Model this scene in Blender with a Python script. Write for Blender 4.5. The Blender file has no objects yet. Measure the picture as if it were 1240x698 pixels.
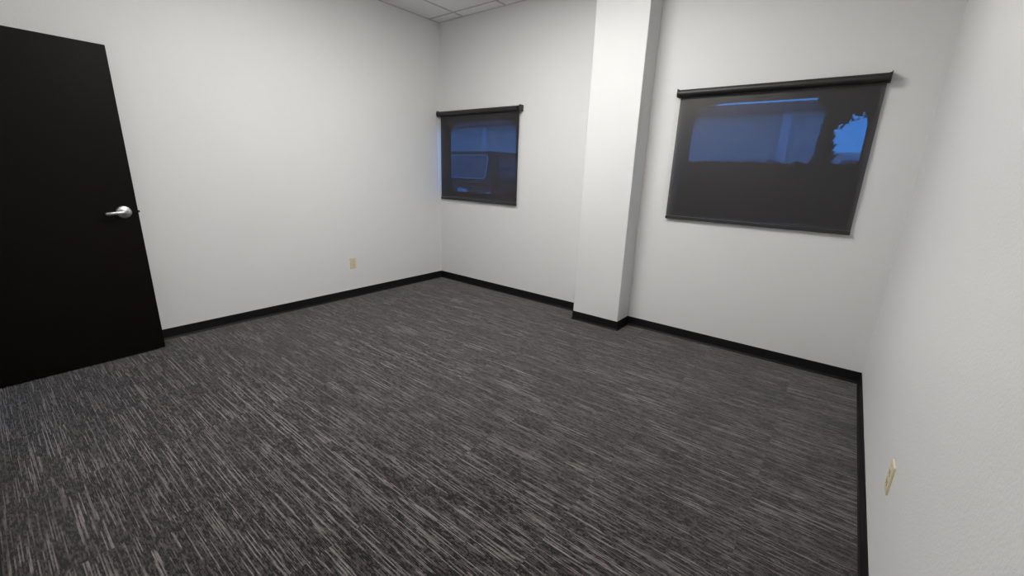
import bpy, bmesh, math, random
from mathutils import Vector, Matrix
random.seed(7)
PI = math.pi
scene = bpy.context.scene
C = scene.collection

# ------------------------------------------------------------ camera, sky, exposure
cam_d = bpy.data.cameras.new('camera')
cam_d.sensor_fit = 'HORIZONTAL'; cam_d.sensor_width = 36.0
cam_d.lens = 510.71 / 1240.0 * 36.0
cam_d.clip_start = 0.02; cam_d.clip_end = 200
cam = bpy.data.objects.new('camera', cam_d); C.objects.link(cam)
fw = Vector((-0.59098798, 0.76086407, -0.26799082))
rt = Vector((0.7835898, 0.62038325, 0.03334135))
up = Vector((-0.19162525, 0.19029054, 0.96284437))
R = Matrix((rt, up, -fw)).transposed()
cam.matrix_world = Matrix.Translation((4.1706, -3.80285, 1.42273)) @ R.to_4x4()
scene.camera = cam

world = bpy.data.worlds.new('sky'); scene.world = world
world.use_nodes = True
wn = world.node_tree; wn.nodes.clear()
w_out = wn.nodes.new('ShaderNodeOutputWorld'); w_bg = wn.nodes.new('ShaderNodeBackground')
w_tc = wn.nodes.new('ShaderNodeTexCoord'); w_sep = wn.nodes.new('ShaderNodeSeparateXYZ')
w_r = wn.nodes.new('ShaderNodeValToRGB')
w_r.color_ramp.elements[0].position = 0.0; w_r.color_ramp.elements[0].color = (0.05, 0.33, 1.0, 1)
w_r.color_ramp.elements[1].position = 0.6; w_r.color_ramp.elements[1].color = (0.10, 0.26, 0.70, 1)
wn.links.new(w_tc.outputs['Generated'], w_sep.inputs[0])
wn.links.new(w_sep.outputs['Z'], w_r.inputs[0])
wn.links.new(w_r.outputs[0], w_bg.inputs['Color'])
SKY = 4.4
w_bg.inputs['Strength'].default_value = SKY
wn.links.new(w_bg.outputs[0], w_out.inputs['Surface'])

LAMP = 23.5            # strength of the ceiling panels
LAMP_COL = (1.0, 0.985, 0.955)
scene.view_settings.view_transform = 'Standard'
scene.view_settings.look = 'None'
scene.view_settings.gamma = 1.0
scene.view_settings.use_curve_mapping = False
scene.view_settings.exposure = 0.0

# ------------------------------------------------------------ room numbers (metres)
W, H = 4.472, 3.051          # width of the back wall, ceiling height
YN = -3.99                   # near wall
CX0, CX1, CD = 2.188, 2.664, 0.236
BH = 0.0885                  # cove base height
WT = 0.15                    # outer wall thickness

# ------------------------------------------------------------ materials
def new_mat(name):
    m = bpy.data.materials.new(name); m.use_nodes = True
    nt = m.node_tree; nt.nodes.clear()
    out = nt.nodes.new('ShaderNodeOutputMaterial'); b = nt.nodes.new('ShaderNodeBsdfPrincipled')
    nt.links.new(b.outputs[0], out.inputs['Surface'])
    return m, nt, b, out

def simple(name, col, rough=0.5, metal=0.0, spec=0.5, noise=0.06, scale=30.0, bump=0.0):
    m, nt, b, out = new_mat(name)
    tc = nt.nodes.new('ShaderNodeTexCoord'); n = nt.nodes.new('ShaderNodeTexNoise')
    n.inputs['Scale'].default_value = scale; n.inputs['Detail'].default_value = 3
    nt.links.new(tc.outputs['Object'], n.inputs['Vector'])
    mx = nt.nodes.new('ShaderNodeMix'); mx.data_type = 'RGBA'
    mx.inputs['A'].default_value = tuple(c * (1 - noise) for c in col) + (1,)
    mx.inputs['B'].default_value = tuple(min(1, c * (1 + noise)) for c in col) + (1,)
    nt.links.new(n.outputs['Fac'], mx.inputs['Factor'])
    nt.links.new(mx.outputs['Result'], b.inputs['Base Color'])
    b.inputs['Roughness'].default_value = rough; b.inputs['Metallic'].default_value = metal
    b.inputs['Specular IOR Level'].default_value = spec
    if bump:
        bp = nt.nodes.new('ShaderNodeBump'); bp.inputs['Strength'].default_value = bump
        bp.inputs['Distance'].default_value = 0.002
        nt.links.new(n.outputs['Fac'], bp.inputs['Height']); nt.links.new(bp.outputs[0], b.inputs['Normal'])
    return m

def wall_paint(name, col):
    m, nt, b, out = new_mat(name)
    g = nt.nodes.new('ShaderNodeNewGeometry')
    n1 = nt.nodes.new('ShaderNodeTexNoise'); n1.inputs['Scale'].default_value = 130; n1.inputs['Detail'].default_value = 3
    n2 = nt.nodes.new('ShaderNodeTexNoise'); n2.inputs['Scale'].default_value = 3; n2.inputs['Detail'].default_value = 2
    nt.links.new(g.outputs['Position'], n1.inputs['Vector']); nt.links.new(g.outputs['Position'], n2.inputs['Vector'])
    mx = nt.nodes.new('ShaderNodeMix'); mx.data_type = 'RGBA'
    mx.inputs['A'].default_value = tuple(c * 0.985 for c in col) + (1,)
    mx.inputs['B'].default_value = tuple(c * 1.015 for c in col) + (1,)
    nt.links.new(n2.outputs['Fac'], mx.inputs['Factor']); nt.links.new(mx.outputs['Result'], b.inputs['Base Color'])
    bp = nt.nodes.new('ShaderNodeBump'); bp.inputs['Strength'].default_value = 0.35; bp.inputs['Distance'].default_value = 0.0030
    nt.links.new(n1.outputs['Fac'], bp.inputs['Height']); nt.links.new(bp.outputs[0], b.inputs['Normal'])
    b.inputs['Roughness'].default_value = 0.5; b.inputs['Specular IOR Level'].default_value = 0.36
    return m

def carpet_mat():
    m, nt, b, out = new_mat('streaked_carpet_tile')
    N, Lk = nt.nodes.new, nt.links.new
    g = N('ShaderNodeNewGeometry')
    def math_(op, a, bb=None, clamp=False):
        n = N('ShaderNodeMath'); n.operation = op; n.use_clamp = clamp
        for i, v in enumerate((a, bb)):
            if v is None: continue
            if isinstance(v, (int, float)): n.inputs[i].default_value = v
            else: Lk(v, n.inputs[i])
        return n.outputs[0]
    sp = N('ShaderNodeSeparateXYZ'); Lk(g.outputs['Position'], sp.inputs[0])
    X, Y = sp.outputs['X'], sp.outputs['Y']
    T = 0.61
    ix = math_('FLOOR', math_('DIVIDE', math_('ADD', X, 0.20), T))
    iy = math_('FLOOR', math_('DIVIDE', math_('ADD', Y, 0.12), T))
    cid = N('ShaderNodeCombineXYZ'); Lk(ix, cid.inputs[0]); Lk(iy, cid.inputs[1])
    wn_ = N('ShaderNodeTexWhiteNoise'); wn_.noise_dimensions = '2D'; Lk(cid.outputs[0], wn_.inputs['Vector'])
    off = math_('MULTIPLY', wn_.outputs['Value'], 37.0)
    rib = math_('FLOOR', math_('DIVIDE', Y, 0.0040))                     # one loop row of the pile
    def streak(sx, sr, seed, detail=2.0, rough=0.5):
        c = N('ShaderNodeCombineXYZ')
        Lk(math_('ADD', math_('MULTIPLY', X, sx), off), c.inputs[0])
        Lk(math_('MULTIPLY', rib, sr), c.inputs[1]); Lk(math_('ADD', off, seed), c.inputs[2])
        n = N('ShaderNodeTexNoise'); n.inputs['Scale'].default_value = 1.0
        n.inputs['Detail'].default_value = detail; n.inputs['Roughness'].default_value = rough
        Lk(c.outputs[0], n.inputs['Vector'])
        return n.outputs['Fac']
    def ramp(v, lo, hi, vlo=0.0, vhi=1.0):
        r = N('ShaderNodeMapRange'); r.inputs['From Min'].default_value = lo; r.inputs['From Max'].default_value = hi
        r.inputs['To Min'].default_value = vlo; r.inputs['To Max'].default_value = vhi; Lk(v, r.inputs['Value'])
        return r.outputs[0]
    light = ramp(streak(3.0, 0.80, 3.0, 2.0, 0.55), 0.55, 0.59)        # long pale yarn dashes
    lightb = ramp(streak(12.0, 0.95, 9.0, 2.0, 0.6), 0.47, 0.56)       # shorter, thinner ones
    dark = ramp(streak(30.0, 0.55, 17.0, 3.0, 0.65), 0.47, 0.53)       # near-black flecks
    zone = ramp(streak(2.2, 0.035, 23.0, 1.0, 0.5), 0.36, 0.64, 0.45, 1.0)  # patches richer in pale yarn
    ribs = N('ShaderNodeTexWave'); ribs.wave_type = 'BANDS'; ribs.bands_direction = 'Y'
    ribs.inputs['Scale'].default_value = 50.0; ribs.inputs['Distortion'].default_value = 0.4
    Lk(g.outputs['Position'], ribs.inputs['Vector'])
    pile = N('ShaderNodeTexNoise'); pile.inputs['Scale'].default_value = 420; Lk(g.outputs['Position'], pile.inputs['Vector'])
    base = math_('ADD', 0.040, math_('MULTIPLY', ribs.outputs['Fac'], 0.012))
    base = math_('ADD', base, math_('MULTIPLY', lightb, 0.034))
    base = math_('MULTIPLY', base, math_('SUBTRACT', 1.0, math_('MULTIPLY', dark, 0.93)))
    base = math_('ADD', base, math_('MULTIPLY', math_('MULTIPLY', light, zone), 0.19))
    base = math_('MULTIPLY', base, ramp(pile.outputs['Fac'], 0.3, 0.7, 0.75, 1.25))
    base = math_('MULTIPLY', base, CARPET)
    col = N('ShaderNodeCombineColor')
    Lk(math_('MULTIPLY', base, 1.10), col.inputs[0]); Lk(math_('MULTIPLY', base, 0.97), col.inputs[1]); Lk(math_('MULTIPLY', base, 0.94), col.inputs[2])
    Lk(col.outputs[0], b.inputs['Base Color'])
    b.inputs['Roughness'].default_value = 0.9; b.inputs['Specular IOR Level'].default_value = 0.15
    b.inputs['Sheen Weight'].default_value = 0.26; b.inputs['Sheen Roughness'].default_value = 0.5
    bp = N('ShaderNodeBump'); bp.inputs['Strength'].default_value = 0.5; bp.inputs['Distance'].default_value = 0.002
    Lk(math_('ADD', pile.outputs['Fac'], ribs.outputs['Fac']), bp.inputs['Height']); Lk(bp.outputs[0], b.inputs['Normal'])
    return m
CARPET = 0.68

def screen_fabric():
    """woven solar-screen cloth: dark yarn with open holes (even openness)"""
    m, nt, b, out = new_mat('solar_screen_fabric')
    N, Lk = nt.nodes.new, nt.links.new
    tc = N('ShaderNodeTexCoord')
    n = N('ShaderNodeTexNoise'); n.inputs['Scale'].default_value = 500; Lk(tc.outputs['Object'], n.inputs['Vector'])
    mx = N('ShaderNodeMix'); mx.data_type = 'RGBA'
    mx.inputs['A'].default_value = (0.007, 0.0050, 0.0052, 1); mx.inputs['B'].default_value = (0.014, 0.0105, 0.011, 1)
    Lk(n.outputs['Fac'], mx.inputs['Factor']); Lk(mx.outputs['Result'], b.inputs['Base Color'])
    b.inputs['Roughness'].default_value = 0.47; b.inputs['Specular IOR Level'].default_value = 0.7
    t = N('ShaderNodeBsdfTransparent'); t.inputs['Color'].default_value = (1, 1, 1, 1)
    ms = N('ShaderNodeMixShader'); ms.inputs[0].default_value = 0.12
    Lk(b.outputs[0], ms.inputs[1]); Lk(t.outputs[0], ms.inputs[2]); Lk(ms.outputs[0], out.inputs['Surface'])
    return m

def glass_mat(name, tint=(0.9, 0.95, 1.0)):
    m, nt, b, out = new_mat(name)
    N, Lk = nt.nodes.new, nt.links.new
    t = N('ShaderNodeBsdfTransparent'); t.inputs['Color'].default_value = tint + (1,)
    g = N('ShaderNodeBsdfGlossy'); g.inputs['Roughness'].default_value = 0.02
    f = N('ShaderNodeFresnel'); f.inputs['IOR'].default_value = 1.45
    gm = N('ShaderNodeNewGeometry'); ir = N('ShaderNodeMapRange')       # same reflectance on both faces of the thin pane
    ir.inputs['To Min'].default_value = 1.45; ir.inputs['To Max'].default_value = 1/1.45
    Lk(gm.outputs['Backfacing'], ir.inputs['Value']); Lk(ir.outputs[0], f.inputs['IOR'])
    ms = N('ShaderNodeMixShader'); Lk(f.outputs[0], ms.inputs[0]); Lk(t.outputs[0], ms.inputs[1]); Lk(g.outputs[0], ms.inputs[2])
    Lk(ms.outputs[0], out.inputs['Surface'])
    return m

def emit_mat(name, col, s):
    m, nt, b, out = new_mat(name)
    b.inputs['Base Color'].default_value = (0.8, 0.8, 0.8, 1)
    b.inputs['Emission Color'].default_value = col + (1,); b.inputs['Emission Strength'].default_value = s
    return m

def door_mat():
    m, nt, b, out = new_mat('espresso_door_veneer')
    N, Lk = nt.nodes.new, nt.links.new
    tc = N('ShaderNodeTexCoord'); mp = N('ShaderNodeMapping'); mp.inputs['Scale'].default_value = (6, 60, 3)
    n = N('ShaderNodeTexNoise'); n.inputs['Scale'].default_value = 1.0; n.inputs['Detail'].default_value = 5
    Lk(tc.outputs['Object'], mp.inputs[0]); Lk(mp.outputs[0], n.inputs['Vector'])
    mx = N('ShaderNodeMix'); mx.data_type = 'RGBA'
    mx.inputs['A'].default_value = (0.0030, 0.0020, 0.0016, 1); mx.inputs['B'].default_value = (0.0048, 0.0034, 0.0026, 1)
    Lk(n.outputs['Fac'], mx.inputs['Factor']); Lk(mx.outputs['Result'], b.inputs['Base Color'])
    b.inputs['Roughness'].default_value = 0.5; b.inputs['Specular IOR Level'].default_value = 0.12
    return m

M = dict(
    wall=wall_paint('light_grey_wall_paint', (0.675, 0.675, 0.668)),
    ceil=simple('ceiling_tile', (0.90, 0.89, 0.89), 0.95, spec=0.1, noise=0.10, scale=90, bump=0.5),
    grid=simple('ceiling_grid_metal', (0.56, 0.55, 0.55), 0.6, noise=0.02),
    carpet=carpet_mat(),
    base=simple('black_vinyl_base', (0.0075, 0.0065, 0.0075), 0.5, spec=0.2, noise=0.1),
    door=door_mat(),
    steel=simple('satin_nickel', (0.58, 0.575, 0.55), 0.42, metal=1.0, noise=0.03),
    darkmetal=simple('dark_bronze_metal', (0.018, 0.016, 0.017), 0.4, spec=0.4, noise=0.1),
    tube=simple('dark_roller_cloth', (0.009, 0.0075, 0.008), 0.5, spec=0.6, noise=0.1, scale=200),
    fabric=screen_fabric(),
    hem=simple('dark_hem_cloth', (0.012, 0.009, 0.009), 0.5, spec=0.6, noise=0.1, scale=200),
    bead=simple('white_bead_plastic', (0.62, 0.61, 0.58), 0.4, noise=0.02),
    frame=simple('black_window_frame', (0.010, 0.010, 0.011), 0.6, spec=0.2, noise=0.05),
    glass=glass_mat('window_glass'),
    ivory=simple('ivory_plastic', (0.62, 0.54, 0.36), 0.35, noise=0.02),
    ivorydark=simple('ivory_slot_dark', (0.03, 0.02, 0.01), 0.6, noise=0.02),
    panel=emit_mat('lit_ceiling_panel', LAMP_COL, LAMP),
    white=simple('white_enamel', (0.75, 0.75, 0.75), 0.4, noise=0.01),
    asphalt=simple('asphalt', (0.06, 0.06, 0.065), 0.9, noise=0.3, scale=40, bump=0.4),
    stucco=simple('pale_stucco', (0.66, 0.62, 0.60), 0.9, noise=0.08, scale=12, bump=0.3),
    stucco2=simple('lighter_stucco', (0.80, 0.82, 0.86), 0.9, noise=0.05, scale=12),
    fascia=simple('dark_fascia_board', (0.09, 0.09, 0.12), 0.7, noise=0.05),
    leaf=simple('dark_leaf', (0.010, 0.014, 0.010), 0.8, spec=0.1, noise=0.4, scale=20),
    bark=simple('bark', (0.03, 0.025, 0.02), 0.9, noise=0.3, scale=20),
    carpaint=simple('dark_car_paint', (0.028, 0.025, 0.030), 0.42, spec=0.35, noise=0.05),
    carglass=simple('car_glass', (0.10, 0.13, 0.17), 0.12, spec=0.9, noise=0.5, scale=3.5),
    chrome=simple('bright_chrome', (0.75, 0.75, 0.75), 0.15, metal=1.0, noise=0.02),
    tire=simple('black_rubber', (0.015, 0.015, 0.015), 0.8, noise=0.1),
    red=simple('red_lamp_lens', (0.65, 0.02, 0.03), 0.3, noise=0.05),
    whitecar=simple('white_car_paint', (0.75, 0.77, 0.80), 0.4, noise=0.02),
)

# ------------------------------------------------------------ helpers
def obj(name, bm, mat, parent=None, loc=None, smooth=False):
    me = bpy.data.meshes.new(name); bm.normal_update(); bm.to_mesh(me); bm.free()
    o = bpy.data.objects.new(name, me); C.objects.link(o)
    for m in (mat if isinstance(mat, (list, tuple)) else [mat]): me.materials.append(m)
    if smooth:
        for p in me.polygons: p.use_smooth = True
    if parent: o.parent = parent
    if loc: o.location = loc
    return o
def struct(name, bm, mat, parent=None, **k):
    o = obj(name, bm, mat, parent, **k)
    if not parent: o['kind'] = 'structure'
    return o
def thing(name, label, cat, loc=(0, 0, 0), rot=(0, 0, 0), group=None):
    o = bpy.data.objects.new(name, None); C.objects.link(o)
    o.location = loc; o.rotation_euler = rot; o.empty_display_size = 0.1
    o['label'] = label; o['category'] = cat
    if group: o['group'] = group
    return o
def tag(o, label, cat, group=None):
    o['label'] = label; o['category'] = cat
    if group: o['group'] = group
    return o
def box(bm, x0, x1, y0, y1, z0, z1, bev=0.0, seg=2, mi=0):
    vs = [bm.verts.new(p) for p in ((x0,y0,z0),(x1,y0,z0),(x1,y1,z0),(x0,y1,z0),(x0,y0,z1),(x1,y0,z1),(x1,y1,z1),(x0,y1,z1))]
    fs = [bm.faces.new([vs[i] for i in f]) for f in ((3,2,1,0),(4,5,6,7),(0,1,5,4),(1,2,6,5),(2,3,7,6),(3,0,4,7))]
    for f in fs: f.material_index = mi
    if bev:
        es = list({e for f in fs for e in f.edges})
        bmesh.ops.bevel(bm, geom=es, offset=bev, segments=seg, profile=0.5, affect='EDGES')
def cyl(bm, p0, p1, r0, r1=None, n=24, caps=True):
    r1 = r0 if r1 is None else r1
    p0, p1 = Vector(p0), Vector(p1); d = (p1 - p0).normalized()
    a = d.orthogonal().normalized(); b = d.cross(a)
    A = [bm.verts.new(p0 + (a*math.cos(t)+b*math.sin(t))*r0) for t in [2*PI*i/n for i in range(n)]]
    B = [bm.verts.new(p1 + (a*math.cos(t)+b*math.sin(t))*r1) for t in [2*PI*i/n for i in range(n)]]
    for i in range(n): bm.faces.new((A[i], A[(i+1)%n], B[(i+1)%n], B[i]))
    if caps: bm.faces.new(A[::-1]); bm.faces.new(B)
def tube(bm, pts, r, n=12, sc=None):
    """tube through points; sc: list of (ra, rb) per point"""
    pts = [Vector(p) for p in pts]; rings = []
    ref = None
    for i, p in enumerate(pts):
        d = (pts[min(i+1, len(pts)-1)] - pts[max(i-1, 0)]).normalized()
        if ref is None: ref = d.orthogonal().normalized() if abs(d.z) > .9 else Vector((0,0,1))
        a = (ref - d*ref.dot(d)).normalized(); b = d.cross(a)
        ra, rb = sc[i] if sc else (r, r)
        rings.append([bm.verts.new(p + a*math.cos(2*PI*k/n)*ra + b*math.sin(2*PI*k/n)*rb) for k in range(n)])
    for A, B in zip(rings, rings[1:]):
        for k in range(n): bm.faces.new((A[k], A[(k+1)%n], B[(k+1)%n], B[k]))
    bm.faces.new(rings[0][::-1]); bm.faces.new(rings[-1])
def rounded(x0, x1, z0, z1, r, n=10):
    pts = []
    for cx, cz, a0 in ((x1-r, z1-r, 0), (x0+r, z1-r, 90), (x0+r, z0+r, 180), (x1-r, z0+r, 270)):
        for i in range(n+1):
            a = math.radians(a0 + 90*i/n); pts.append((cx+r*math.cos(a), cz+r*math.sin(a)))
    return pts
def plate_with_holes(bm, outer, holes, y0, y1):
    """flat plate in the xz plane with holes, between y0 (front) and y1 (back)"""
    edges = []
    for lp in [outer] + holes:
        vs = [bm.verts.new((x, y0, z)) for x, z in lp]
        for i in range(len(vs)): edges.append(bm.edges.new((vs[i], vs[(i+1) % len(vs)])))
    r = bmesh.ops.triangle_fill(bm, use_beauty=True, edges=edges, use_dissolve=False)
    faces = [g for g in r['geom'] if isinstance(g, bmesh.types.BMFace)]
    ex = bmesh.ops.extrude_face_region(bm, geom=faces)
    bmesh.ops.translate(bm, vec=(0, y1-y0, 0), verts=[g for g in ex['geom'] if isinstance(g, bmesh.types.BMVert)])
    bmesh.ops.recalc_face_normals(bm, faces=bm.faces)
def sweep(bm, path, prof):
    """open path [(x,y)], room on its right-hand side; prof [(offset, z)] with mitred corners"""
    rows = []
    n = len(path)
    def nrm(a, b):
        d = (Vector(b) - Vector(a)).normalized(); return Vector((d.y, -d.x))
    for i, p in enumerate(path):
        if i == 0: m = nrm(path[0], path[1]); 
        elif i == n-1: m = nrm(path[-2], path[-1])
        else:
            a, b = nrm(path[i-1], p), nrm(p, path[i+1]); m = (a + b) / (1 + a.dot(b))
        rows.append([bm.verts.new((p[0]+m.x*o, p[1]+m.y*o, z)) for o, z in prof])
    k = len(prof)
    for A, B in zip(rows, rows[1:]):
        for j in range(k): bm.faces.new((A[j], A[(j+1) % k], B[(j+1) % k], B[j]))
    bm.faces.new(rows[0]); bm.faces.new(rows[-1][::-1])
    bmesh.ops.recalc_face_normals(bm, faces=bm.faces)

# ------------------------------------------------------------ room shell
bm = bmesh.new(); box(bm, -0.02, W+0.02, YN-0.12, 0.02, -0.1, 0.0); struct('floor', bm, M['carpet'])

# window openings (drywall returns)
S_OP = (0.003, 1.235, 1.085, 2.0)
L_OP = (2.955, 4.185, 1.10, 2.03)
def rect(o): return [(o[0], o[2]), (o[1], o[2]), (o[1], o[3]), (o[0], o[3])]
bm = bmesh.new()
plate_with_holes(bm, [(-WT, -0.1), (W+WT, -0.1), (W+WT, H+0.25), (-WT, H+0.25)], [rect(S_OP), rect(L_OP)], 0.0, WT)
struct('wall_back', bm, M['wall'])
bm = bmesh.new(); box(bm, -WT, 0, YN-0.12, 0, -0.1, H+0.25); struct('wall_left', bm, M['wall'])
bm = bmesh.new(); box(bm, W, W+WT, YN-0.12, 0, -0.1, H+0.25); struct('wall_right', bm, M['wall'])
# furred-out chase (column) on the back wall, soft drywall corners
bm = bmesh.new()
vs = [bm.verts.new((x, y, z)) for z in (0.0, H) for x, y in ((CX0, 0.0), (CX0, -CD), (CX1, -CD), (CX1, 0.0))]
for i in range(4): bm.faces.new((vs[i], vs[(i+1) % 4], vs[4+(i+1) % 4], vs[4+i]))
es = [e for e in bm.edges if abs(e.verts[0].co.z-e.verts[1].co.z) > 1 and e.verts[0].co.y < -0.1]
bmesh.ops.bevel(bm, geom=es, offset=0.007, segments=3, profile=0.5, affect='EDGES')
bmesh.ops.recalc_face_normals(bm, faces=bm.faces)
struct('wall_column', bm, M['wall'])
# near wall with the doorway
HX = 0.236; DW = 0.914; DH = 2.125
bm = bmesh.new()
ox0, ox1, oz = HX-0.006, HX+DW+0.006, DH+0.008
plate_with_holes(bm, [(-WT, -0.1), (ox0, -0.1), (ox0, oz), (ox1, oz), (ox1, -0.1), (W+WT, -0.1), (W+WT, H+0.25), (-WT, H+0.25)], [], YN, YN-0.12)
struct('wall_near', bm, M['wall'])
# little hallway beyond the doorway
bm = bmesh.new(); box(bm, -0.7, 2.4, YN-1.5, YN-0.12, -0.1, 0.0); struct('floor_hall', bm, M['carpet'])
bm = bmesh.new(); box(bm, -0.7, 2.4, YN-1.6, YN-1.5, -0.1, H); struct('wall_hall_far', bm, M['wall'])
bm = bmesh.new(); box(bm, -0.8, -0.7, YN-1.6, YN-0.12, -0.1, H); struct('wall_hall_left', bm, M['wall'])
bm = bmesh.new(); box(bm, 2.4, 2.5, YN-1.6, YN-0.12, -0.1, H); struct('wall_hall_right', bm, M['wall'])
bm = bmesh.new(); box(bm, -0.8, 2.5, YN-1.6, YN-0.12, H, H+0.1); struct('ceiling_hall', bm, M['ceil'])
# dark door casing
bm = bmesh.new()
for x0, x1, z0, z1 in ((ox0-0.05, ox0+0.0, 0.0, oz+0.05), (ox1, ox1+0.05, 0.0, oz+0.05), (ox0, ox1, oz, oz+0.05)):
    box(bm, x0, x1, YN-0.125, YN+0.010, z0, z1)
struct('trim_1', bm, M['darkmetal'])

# ceiling: lay-in tiles on a grid, one cut-out for the lit panel
GX = [0.403 + 0.6096*k for k in range(-1, 8)]
GY = [-0.155 - 1.2192*k for k in range(-1, 5)]
PANELS = [(3, 2), (4, 2)] 
cells = []
for i in range(len(GX)-1):
    for j in range(len(GY)-1):
        x0, x1, y0, y1 = max(GX[i], 0), min(GX[i+1], W), max(GY[j+1], YN), min(GY[j], 0)
        if x1-x0 > 0.01 and y1-y0 > 0.01: cells.append((i, j, x0, x1, y0, y1))
bm = bmesh.new()
for i, j, x0, x1, y0, y1 in cells:
    if (i, j) in PANELS: continue
    g = 0.010
    box(bm, x0+g if x0 > 0 else x0, x1-g if x1 < W else x1, y0+g, y1-g if y1 < 0 else y1, H+0.004, H+0.02)
box(bm, -WT, W+WT, YN-0.12, WT, H+0.13, H+0.2)
ceil = struct('ceiling', bm, M['ceil'])
bm = bmesh.new()
for x in GX:
    if 0 < x < W: box(bm, x-0.009, x+0.009, YN, 0, H, H+0.03)
for y in GY:
    if YN < y < 0: box(bm, 0, W, y-0.009, y+0.009, H+0.0005, H+0.03)
for a in ((0, 0.014, YN, 0), (W-0.014, W, YN, 0), (0, W, -0.014, 0), (0, W, YN, YN+0.014)): box(bm, *a, H-0.001, H+0.03)
struct('ceiling_grid', bm, M['grid'], ceil)

# 2x4 light panel (just above the frame)
for n_, (i, j) in enumerate(PANELS):
    x0, x1, y0, y1 = GX[i], GX[i+1], GY[j+1], GY[j]
    t = thing('ceiling_light', 'lit white-framed ceiling panel, the one of the pair nearer the ' + ('left wall' if n_ == 0 else 'right wall'), 'ceiling light', ((x0+x1)/2, (y0+y1)/2, H))
    hx, hy = (x1-x0)/2-0.013, (y1-y0)/2-0.013
    bm = bmesh.new()
    for a in ((-hx, hx, -hy, -hy+0.02), (-hx, hx, hy-0.02, hy), (-hx, -hx+0.02, -hy+0.02, hy-0.02), (hx-0.02, hx, -hy+0.02, hy-0.02)):
        box(bm, *a, 0.004, 0.05)
    obj('frame', bm, M['white'], t)
    bm = bmesh.new(); box(bm, -hx+0.02, hx-0.02, -hy+0.02, hy-0.02, -0.035, 0.016)  # drop below the grid is made up, so its sides brighten the ceiling
    for v in bm.verts:
        if v.co.z < 0: v.co.x *= 0.93; v.co.y *= 0.965
    obj('diffuser', bm, M['panel'], t)

# cove base
prof = [(0.0, 0.0), (0.014, 0.0), (0.0135, 0.0022), (0.009, 0.006), (0.0055, 0.012), (0.0038, 0.020), (0.0034, BH-0.003), (0.0022, BH), (0.0, BH)]
bm = bmesh.new(); sweep(bm, [(0, YN), (0, 0)], prof); struct('baseboard_left', bm, M['base'])
bm = bmesh.new(); sweep(bm, [(0.0, 0), (CX0, 0), (CX0, -CD), (CX1, -CD), (CX1, 0), (W, 0)], prof); struct('baseboard_back', bm, M['base'])
bm = bmesh.new(); sweep(bm, [(W, 0), (W, YN)], prof); struct('baseboard_right', bm, M['base'])
bm = bmesh.new(); sweep(bm, [(W, YN), (ox1+0.05, YN)], prof); struct('baseboard_near', bm, M['base'])

# ------------------------------------------------------------ door, swung back against the left wall
F = Vector((0.191, -3.062)); D = (Vector((HX, -3.975)) - F).normalized()
ang = math.atan2(D.y, D.x)           # local +x runs from free edge to the hinge
bm = bmesh.new(); box(bm, 0, DW, -0.044, 0.0, 0.010, DH-0.006, bev=0.0015, seg=1)
door = struct('door_1', bm, M['door'])
door.location = (F.x, F.y, 0); door.rotation_euler = (0, 0, ang)
# local y>0 side faces the room
def rose(side):
    bm = bmesh.new()
    s = side; y0 = 0.0 if s > 0 else -0.044
    prof_ = [(0.0430, 0.0), (0.0430, 0.004), (0.040, 0.0085), (0.032, 0.0115), (0.018, 0.013), (0.016, 0.018)]
    n = 40; rings = []
    for r, h in prof_: rings.append([bm.verts.new((0.079 + r*math.cos(2*PI*k/n), y0 + s*h, 1.053 + r*math.sin(2*PI*k/n))) for k in range(n)])
    for A, B in zip(rings, rings[1:]):
        for k in range(n): bm.faces.new((A[k], A[(k+1) % n], B[(k+1) % n], B[k]))
    bm.faces.new(rings[-1]); bm.faces.new(rings[0][::-1])
    bmesh.ops.recalc_face_normals(bm, faces=bm.faces)
    o = obj('rose', bm, M['steel'], door, smooth=True)
    o.data.polygons[-1].use_smooth = False
    bm = bmesh.new()
    pts = [(0.079, y0+s*0.012, 1.053), (0.079, y0+s*0.036, 1.053), (0.083, y0+s*0.048, 1.053), (0.097, y0+s*0.052, 1.053),
           (0.120, y0+s*0.052, 1.0525), (0.150, y0+s*0.051, 1.051), (0.178, y0+s*0.049, 1.0495), (0.186, y0+s*0.048, 1.049)]
    sc = [(0.012, 0.012), (0.0125, 0.0115), (0.013, 0.010), (0.0125, 0.0075), (0.0115, 0.0065), (0.0105, 0.006), (0.0095, 0.0055), (0.006, 0.004)]
    tube(bm, pts, 0, 16, sc); obj('lever', bm, M['steel'], o, smooth=True)
rose(1); rose(-1)
bm = bmesh.new(); box(bm, -0.0012, 0.0, -0.034, -0.010, 1.025, 1.081); obj('latch_plate', bm, M['steel'], door)
bm = bmesh.new(); box(bm, -0.013, 0.001, -0.030, -0.014, 1.045, 1.061, bev=0.003); obj('latch_bolt', bm, M['darkmetal'], door)
for z in (0.25, 1.06, 1.88):
    bm = bmesh.new(); cyl(bm, (DW+0.004, -0.048, z-0.05), (DW+0.004, -0.048, z+0.05), 0.007); obj('hinge', bm, M['steel'], door)

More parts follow.
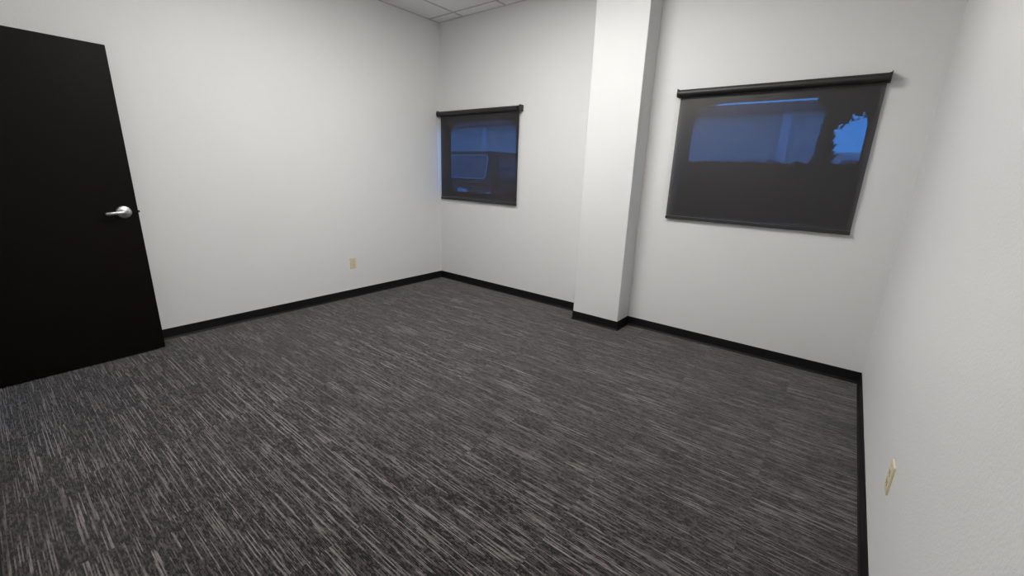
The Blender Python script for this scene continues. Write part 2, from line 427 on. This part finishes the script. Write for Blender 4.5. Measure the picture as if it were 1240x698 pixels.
# ------------------------------------------------------------ windows: dark frame with a rounded aperture
def window(name, op, ap, r):
    x0, x1, z0, z1 = op
    bm = bmesh.new()
    plate_with_holes(bm, rect((x0+0.0005, x1-0.0005, z0+0.0005, z1-0.0005)), [rounded(*ap, r)], 0.080, 0.125)
    f = struct(name, bm, M['frame'])
    bm = bmesh.new(); plate_with_holes(bm, rounded(ap[0]-0.004, ap[1]+0.004, ap[2]-0.004, ap[3]+0.004, r), [], 0.100, 0.104)
    obj('window_pane', bm, M['glass'], f)
    bm = bmesh.new()                      # rubber bead round the aperture
    o_ = rounded(ap[0]-0.012, ap[1]+0.012, ap[2]-0.012, ap[3]+0.012, r+0.012); plate_with_holes(bm, o_, [rounded(*ap, r)], 0.070, 0.0799)
    obj('window_gasket', bm, M['darkmetal'], f)
window('window_1', S_OP, (0.062, 1.149, 1.144, 1.972), 0.17)
window('window_2', L_OP, (3.000, 4.158, 1.144, 2.000), 0.22)

# ------------------------------------------------------------ roller blinds
def roller_blind(x0, x1, ztop, zbot, label, fx0, fx1, chain_x):
    yc = -0.048
    t = thing('roller_blind', label, 'roller blind', ((x0+x1)/2, 0, ztop))
    def L(bm):  # to local
        bmesh.ops.translate(bm, vec=(-(x0+x1)/2, 0, -ztop), verts=bm.verts); return bm
    zc = ztop-0.034
    bm = bmesh.new(); cyl(bm, (fx0-0.004, yc, zc), (fx1+0.004, yc, zc), 0.027, n=36)
    obj('roller_tube', L(bm), M['tube'], t, smooth=False)
    for xa, s in ((x0, 1), (x1, -1)):
        bm = bmesh.new()
        a, b_ = sorted((xa, xa+s*0.006))
        box(bm, a, b_, yc-0.020, -0.0005, zc-0.028, zc+0.034, bev=0.002)
        a, b_ = sorted((xa, xa+s*0.022))
        box(bm, a, b_, -0.0045, -0.0005, zc-0.028, zc+0.034)
        cyl(bm, (xa+s*0.003, yc, zc), (xa+s*0.0155, yc, zc), 0.0300, n=28)
        obj('bracket', L(bm), M['darkmetal'], t)
    # cloth hangs from the back of the tube, weighted by the hem bar
    yf = yc+0.0245
    bm = bmesh.new()
    nx, nz = 40, 24
    z_hi, z_lo = zc, zbot+0.028
    grid = [[bm.verts.new((fx0+(fx1-fx0)*i/nx, yf+0.0012*math.sin(9.0*i/nx)*math.sin(PI*j/nz), z_hi+(z_lo-z_hi)*j/nz)) for i in range(nx+1)] for j in range(nz+1)]
    for j in range(nz):
        for i in range(nx): bm.faces.new((grid[j][i], grid[j+1][i], grid[j+1][i+1], grid[j][i+1]))
    obj('blind_fabric', L(bm), M['fabric'], t, smooth=True)
    bm = bmesh.new(); box(bm, fx0, fx1, yf-0.006, yf+0.005, zbot, zbot+0.027, bev=0.0035, seg=3)
    hem = obj('hem_bar', L(bm), M['hem'], t)
    for xa in (fx0-0.0015, fx1):
        bm = bmesh.new(); box(bm, xa, xa+0.0015, yf-0.005, yf+0.004, zbot+0.002, zbot+0.025); obj('end_cap', L(bm), M['darkmetal'], hem)
    # bead chain
    bm = bmesh.new()
    for yy in (yc-0.021, yc+0.021):
        tube(bm, [(chain_x, yy, zc), (chain_x, yy, zbot+0.10)], 0.0008, 6)
        z = zc
        while z > zbot+0.10:
            r = bmesh.ops.create_icosphere(bm, subdivisions=1, radius=0.0021, matrix=Matrix.Translation((chain_x, yy, z))); z -= 0.0075
    a0 = [(chain_x, yc+0.021*math.cos(a), zbot+0.10-0.021*math.sin(a)) for a in [PI*k/10 for k in range(11)]]
    tube(bm, a0, 0.0012, 6)
    obj('bead_chain', L(bm), M['bead'], t, smooth=True)
roller_blind(0.012, 1.287, 2.090, 1.046, 'small black roller blind over the corner window, a dark vehicle showing through', 0.040, 1.252, 0.0165)
roller_blind(2.893, 4.222, 2.105, 1.066, 'wide black roller blind pulled down over the window right of the wall column', 2.916, 4.206, 2.8975)

# ------------------------------------------------------------ wall outlets (built facing -y, plate against y = 0)
def outlet(label, loc, rz):
    t = thing('wall_outlet', label, 'outlet', loc, (0, 0, rz), 'duplex outlets low on the walls')
    bm = bmesh.new()
    o_ = rounded(-0.035, 0.035, -0.0575, 0.0575, 0.004, 4)
    rings = []
    for s, y in ((0.0, -0.0003), (0.0, -0.003), (0.0022, -0.0055), (0.006, -0.0065)):
        rings.append([bm.verts.new((x*(1-s/0.035), y, z*(1-s/0.0575))) for x, z in o_])
    for A, B in zip(rings, rings[1:]):
        for k in range(len(A)): bm.faces.new((A[k], B[k], B[(k+1) % len(A)], A[(k+1) % len(A)]))
    bm.faces.new(rings[-1][::-1]); bm.faces.new(rings[0])
    bmesh.ops.recalc_face_normals(bm, faces=bm.faces)
    obj('cover_plate', bm, M['ivory'], t)
    for zc in (0.0195, -0.0195):
        bm = bmesh.new(); plate_with_holes(bm, rounded(-0.0170, 0.0170, zc-0.0145, zc+0.0145, 0.010, 6), [], -0.0066, -0.0085)
        r = obj('receptacle', bm, M['ivory'], t)
        bm = bmesh.new()
        for x in (-0.0063, 0.0063): box(bm, x-0.001, x+0.001, -0.0090, -0.0084, zc-0.001, zc+0.008)
        cyl(bm, (0, -0.0090, zc-0.007), (0, -0.0084, zc-0.007), 0.0025, n=12)
        obj('socket_slots', bm, M['ivorydark'], r)
    bm = bmesh.new(); cyl(bm, (0, -0.0078, 0), (0, -0.0064, 0), 0.0032, n=14); obj('screw', bm, M['ivory'], t)
outlet('ivory duplex outlet low on the left wall, between the open door and the corner', (0, -1.303, 0.382), PI/2)
outlet('ivory duplex outlet low on the right wall, closest to the camera', (W, -1.938, 0.408), -PI/2)

# ------------------------------------------------------------ outside
bm = bmesh.new(); box(bm, -40, 40, WT, 60, -0.25, -0.02); struct('ground', bm, M['asphalt'])

b_ = thing('building', 'long pale building with a dark fascia seen faintly through both blinds', 'building', (-6, 10, 0))
bm = bmesh.new(); box(bm, -14, 9.25, 0, 5, -0.02, 3.15); obj('wall', bm, M['stucco'], b_)
bm = bmesh.new(); box(bm, -14.2, 9.35, -0.35, 5, 3.15, 3.36); obj('fascia', bm, M['fascia'], b_)
for x in (-2.2, 8.45):
    bm = bmesh.new(); box(bm, x-0.11, x+0.11, -0.10, 0.0, -0.02, 3.15); obj('pilaster', bm, M['stucco2'], b_)

def leaves(bm, pts, n, size):
    for _ in range(n):
        p = Vector(random.choice(pts)) + Vector([random.gauss(0, 1) for _ in range(3)])*size*0.8
        a = Vector([random.gauss(0, 1) for _ in range(3)]).normalized(); b2 = a.orthogonal().normalized()
        c2 = a.cross(b2)
        s = size*random.uniform(.6, 1.3)
        bm.faces.new([bm.verts.new(p + v) for v in (b2*s, c2*s*.45, -b2*s, -c2*s*.45)])
# clipped hedge under the wide window
bm = bmesh.new(); box(bm, 1.95, 4.9, 0.75, 1.45, -0.02, 1.56)
bmesh.ops.subdivide_edges(bm, edges=bm.edges[:], cuts=14, use_grid_fill=True)
for v in bm.verts:
    if v.co.z > 0: v.co += Vector([random.uniform(-1, 1) for _ in range(3)])*0.02
pts = [v.co.copy() for v in bm.verts if v.co.z > 0.6]
leaves(bm, pts, 5000, 0.02)
tag(obj('hedge', bm, M['leaf']), 'dark clipped hedge outside, filling the lower half of the wide blind', 'hedge')

# trees beyond the hedge
def crown(name, trunk, blobs, label, n):
    t = thing(name, label, 'tree', (trunk[0][0], trunk[0][1], 0))
    o = Vector((trunk[0][0], trunk[0][1], 0))
    bm = bmesh.new(); tube(bm, [Vector(p)-o for p in trunk], 0, 10, [(0.07-0.012*i, 0.07-0.012*i) for i in range(len(trunk))]); obj('trunk', bm, M['bark'], t)
    bm = bmesh.new(); pts = []
    for (x, y, z, rx, rz) in blobs:
        r = bmesh.ops.create_icosphere(bm, subdivisions=3, radius=1, matrix=Matrix.Translation(Vector((x, y, z))-o) @ Matrix.Diagonal((rx, rx, rz, 1)))
        for v in r['verts']: v.co += Vector([random.uniform(-1, 1) for _ in range(3)])*0.05; pts.append(v.co.copy())
    leaves(bm, pts, n, 0.05); obj('crown', bm, M['leaf'], t)
crown('broadleaf_tree', [(3.50, 6.25, -0.02), (3.50, 6.25, 1.2), (3.50, 6.25, 2.2), (3.55, 6.28, 2.8)],
      [(3.62, 6.3, 3.02, .30, .34), (3.95, 6.3, 2.85, .22, .26), (3.72, 6.3, 2.62, .18, .2), (3.4, 6.3, 3.5, .6, .4), (3.9, 6.3, 3.55, .35, .2)],
      'dark bushy tree outside at the right end of the wide blind', 900)
t = thing('conifer', 'dark cone-shaped shrub outside between the pale building and the bright gap', 'shrub', (3.56, 6.9, 0))
bm = bmesh.new(); pts = []
for k in range(14):
    z = -0.02 + 2.5*k/13; r = 0.50*(1-k/13.5)
    for a in range(16):
        pts.append((r*math.cos(a*PI/8), r*math.sin(a*PI/8), z))
cyl(bm, (0, 0, 0.1), (0, 0, 2.52), 0.48, 0.02, n=20)
leaves(bm, pts, 1600, 0.05); obj('foliage', bm, M['leaf'], t)
bm = bmesh.new(); cyl(bm, (0, 0, -0.02), (0, 0, 0.15), 0.05, n=10); obj('trunk', bm, M['bark'], t)

# cars -----------------------------------------------------------
def vehicle(name, loc, rz, label, paint, Hh, Lc, Wc, plate=True):
    """rear face at local y = 0, nose towards +y"""
    t = thing(name, label, 'car', loc, (0, 0, rz))
    hw = Wc/2; wr = 0.37; ya, yb = 0.95, Lc-0.95; belt = Hh*0.60
    # lower body: side outline with wheel arches, lofted across with a soft shoulder
    out = [(0.02, 0.42)]
    for yc in (ya, yb):
        out += [(yc+(wr+0.06)*math.cos(a), max(0.30, 0.36+(wr+0.06)*math.sin(a))) for a in [PI-PI*k/12 for k in range(13)]]
    out += [(Lc-0.02, 0.40), (Lc, 0.75), (Lc-0.10, belt-0.16), (Lc-1.15, belt), (0.10, belt), (0.0, belt-0.08), (0.0, 0.62)]
    bm = bmesh.new()
    rows = []
    for x, s in ((-hw, 0.97), (-hw+0.05, 1.0), (hw-0.05, 1.0), (hw, 0.97)):
        rows.append([bm.verts.new((x, Lc/2+(y-Lc/2)*(0.985 if s < 1 else 1.0), z*(s if z > .9 else 1.0))) for y, z in out])
    n = len(out)
    for A, B in zip(rows, rows[1:]):
        for k in range(n): bm.faces.new((A[k], A[(k+1) % n], B[(k+1) % n], B[k]))
    bm.faces.new(rows[0][::-1]); bm.faces.new(rows[-1])
    # greenhouse pillars and roof
    def house(bm, y0b, y1b, y0t, y1t, z0, z1, wb, wt, bev):
        v = [bm.verts.new(p) for p in ((-wb, y0b, z0), (wb, y0b, z0), (wb, y1b, z0), (-wb, y1b, z0), (-wt, y0t, z1), (wt, y0t, z1), (wt, y1t, z1), (-wt, y1t, z1))]
        fs = [bm.faces.new([v[i] for i in f]) for f in ((3,2,1,0),(4,5,6,7),(0,1,5,4),(1,2,6,5),(2,3,7,6),(3,0,4,7))]
        bmesh.ops.bevel(bm, geom=list({e for f in fs for e in f.edges}), offset=bev, segments=4, profile=0.5, affect='EDGES')
    house(bm, 0.02, Lc-1.2, 0.16, Lc-2.0, belt-0.05, Hh, hw-0.03, hw-0.17, 0.07)
    bmesh.ops.recalc_face_normals(bm, faces=bm.faces)
    obj('body', bm, paint, t, smooth=False)
    # glass: rear and both sides, standing just proud of the pillars
    def pane(nm, cx, cz, w, h, r, pos, parent=t, mat=M['carglass']):
        bm = bmesh.new(); plate_with_holes(bm, rounded(cx-w/2, cx+w/2, cz-h/2, cz+h/2, r, 5), [], 0, -0.008)
        for v in bm.verts: v.co = Vector(pos(v.co.x, v.co.y, v.co.z))
        return obj(nm, bm, mat, parent)
    gh = Hh-belt; sl = 0.14/(gh+0.05)
    rear = lambda x, y, z: (x, 0.02+sl*(z-belt+0.05)+y-0.006, z)
    rg = pane('rear_window', 0, belt+gh*0.50, Wc-0.50, gh*0.74, 0.10, rear)
    bm = bmesh.new(); plate_with_holes(bm, rounded(-hw+0.235, hw-0.235, belt+gh*.12, belt+gh*.88, 0.11, 5), [rounded(-hw+0.255, hw-0.255, belt+gh*.14, belt+gh*.86, 0.09, 5)], 0, -0.012)
    for v in bm.verts: v.co = Vector(rear(*v.co))
    obj('window_trim', bm, M['whitecar'], rg)
    si = 0.14/(gh+0.05)
    for s in (-1, 1):
        for y0, y1 in ((0.35, 1.30), (1.36, 2.25), (2.31, 2.95)):
            pane('side_window', (y0+y1)/2, belt+gh*0.48, y1-y0, gh*0.62, 0.06, lambda x, y, z, s=s: (s*(hw-0.03-si*(z-belt+0.05)-y*0.5+0.004), x, z))
    # rear furniture
    bm = bmesh.new(); box(bm, -hw+0.02, hw-0.02, -0.10, 0.10, 0.40, 0.66, bev=0.03); bp = obj('bumper', bm, paint, t)
    bm = bmesh.new(); box(bm, -hw+0.10, hw-0.10, -0.112, -0.09, 0.655, 0.675); obj('bumper_trim', bm, M['chrome'], bp)
    for s in (-1, 1):
        bm = bmesh.new(); a, c = sorted((s*(hw-0.19), s*(hw+0.004))); box(bm, a, c, -0.016, 0.14, 0.80, belt-0.02, bev=0.012); tl = obj('tail_light', bm, M['red'], t)
        bm = bmesh.new(); a, c = sorted((s*(hw-0.175), s*(hw-0.03))); box(bm, a, c, -0.021, -0.01, 0.83, 0.91); obj('reversing_lens', bm, M['whitecar'], tl)
    if plate:
        bm = bmesh.new(); box(bm, -0.16, 0.16, -0.014, 0.0, 0.80, 0.96, bev=0.004); obj('number_plate', bm, M['whitecar'], t)
    for s in (-1, 1):
        for yc in (ya, yb):
            bm = bmesh.new(); x_out, x_in = s*(hw-0.015), s*(hw-0.24)
            n = 36; rings = []
            for x, r in ((x_in, wr*.7), (x_in, wr*.95), (x_in+(x_out-x_in)*.1, wr), (x_in+(x_out-x_in)*.9, wr), (x_out, wr*.94), (x_out, wr*.66)):
                rings.append([bm.verts.new((x, yc+r*math.cos(2*PI*k/n), wr-0.02+r*math.sin(2*PI*k/n))) for k in range(n)])
            for A, B in zip(rings, rings[1:]):
                for k in range(n): bm.faces.new((A[k], A[(k+1) % n], B[(k+1) % n], B[k]))
            bm.faces.new(rings[0]); bmesh.ops.recalc_face_normals(bm, faces=bm.faces)
            w_ = obj('wheel', bm, M['tire'], t, smooth=False)
            bm = bmesh.new(); cyl(bm, (x_out-s*0.05, yc, wr-0.02), (x_out-s*0.03, yc, wr-0.02), wr*.66, n=30)
            for k in range(5):
                a = 2*PI*k/5; d = Vector((0, math.cos(a), math.sin(a)))
                p = Vector((x_out-s*0.012, yc, wr-0.02)); tube(bm, [p+d*0.03, p+d*wr*.64], 0, 8, [(0.014, 0.05), (0.012, 0.03)])
            obj('rim', bm, M['chrome'], w_)
    return t
vehicle('sport_utility_car', (-3.58, 4.0, 0), 0.0, 'dark parked sport utility car outside, seen through the small blind', M['carpaint'], 1.86, 4.9, 1.96)
vehicle('parked_car', (3.48, 8.5, 0), -PI/2, 'white parked car outside, a pale strip at the right end of the wide blind', M['whitecar'], 2.03, 4.6, 1.8, plate=False)
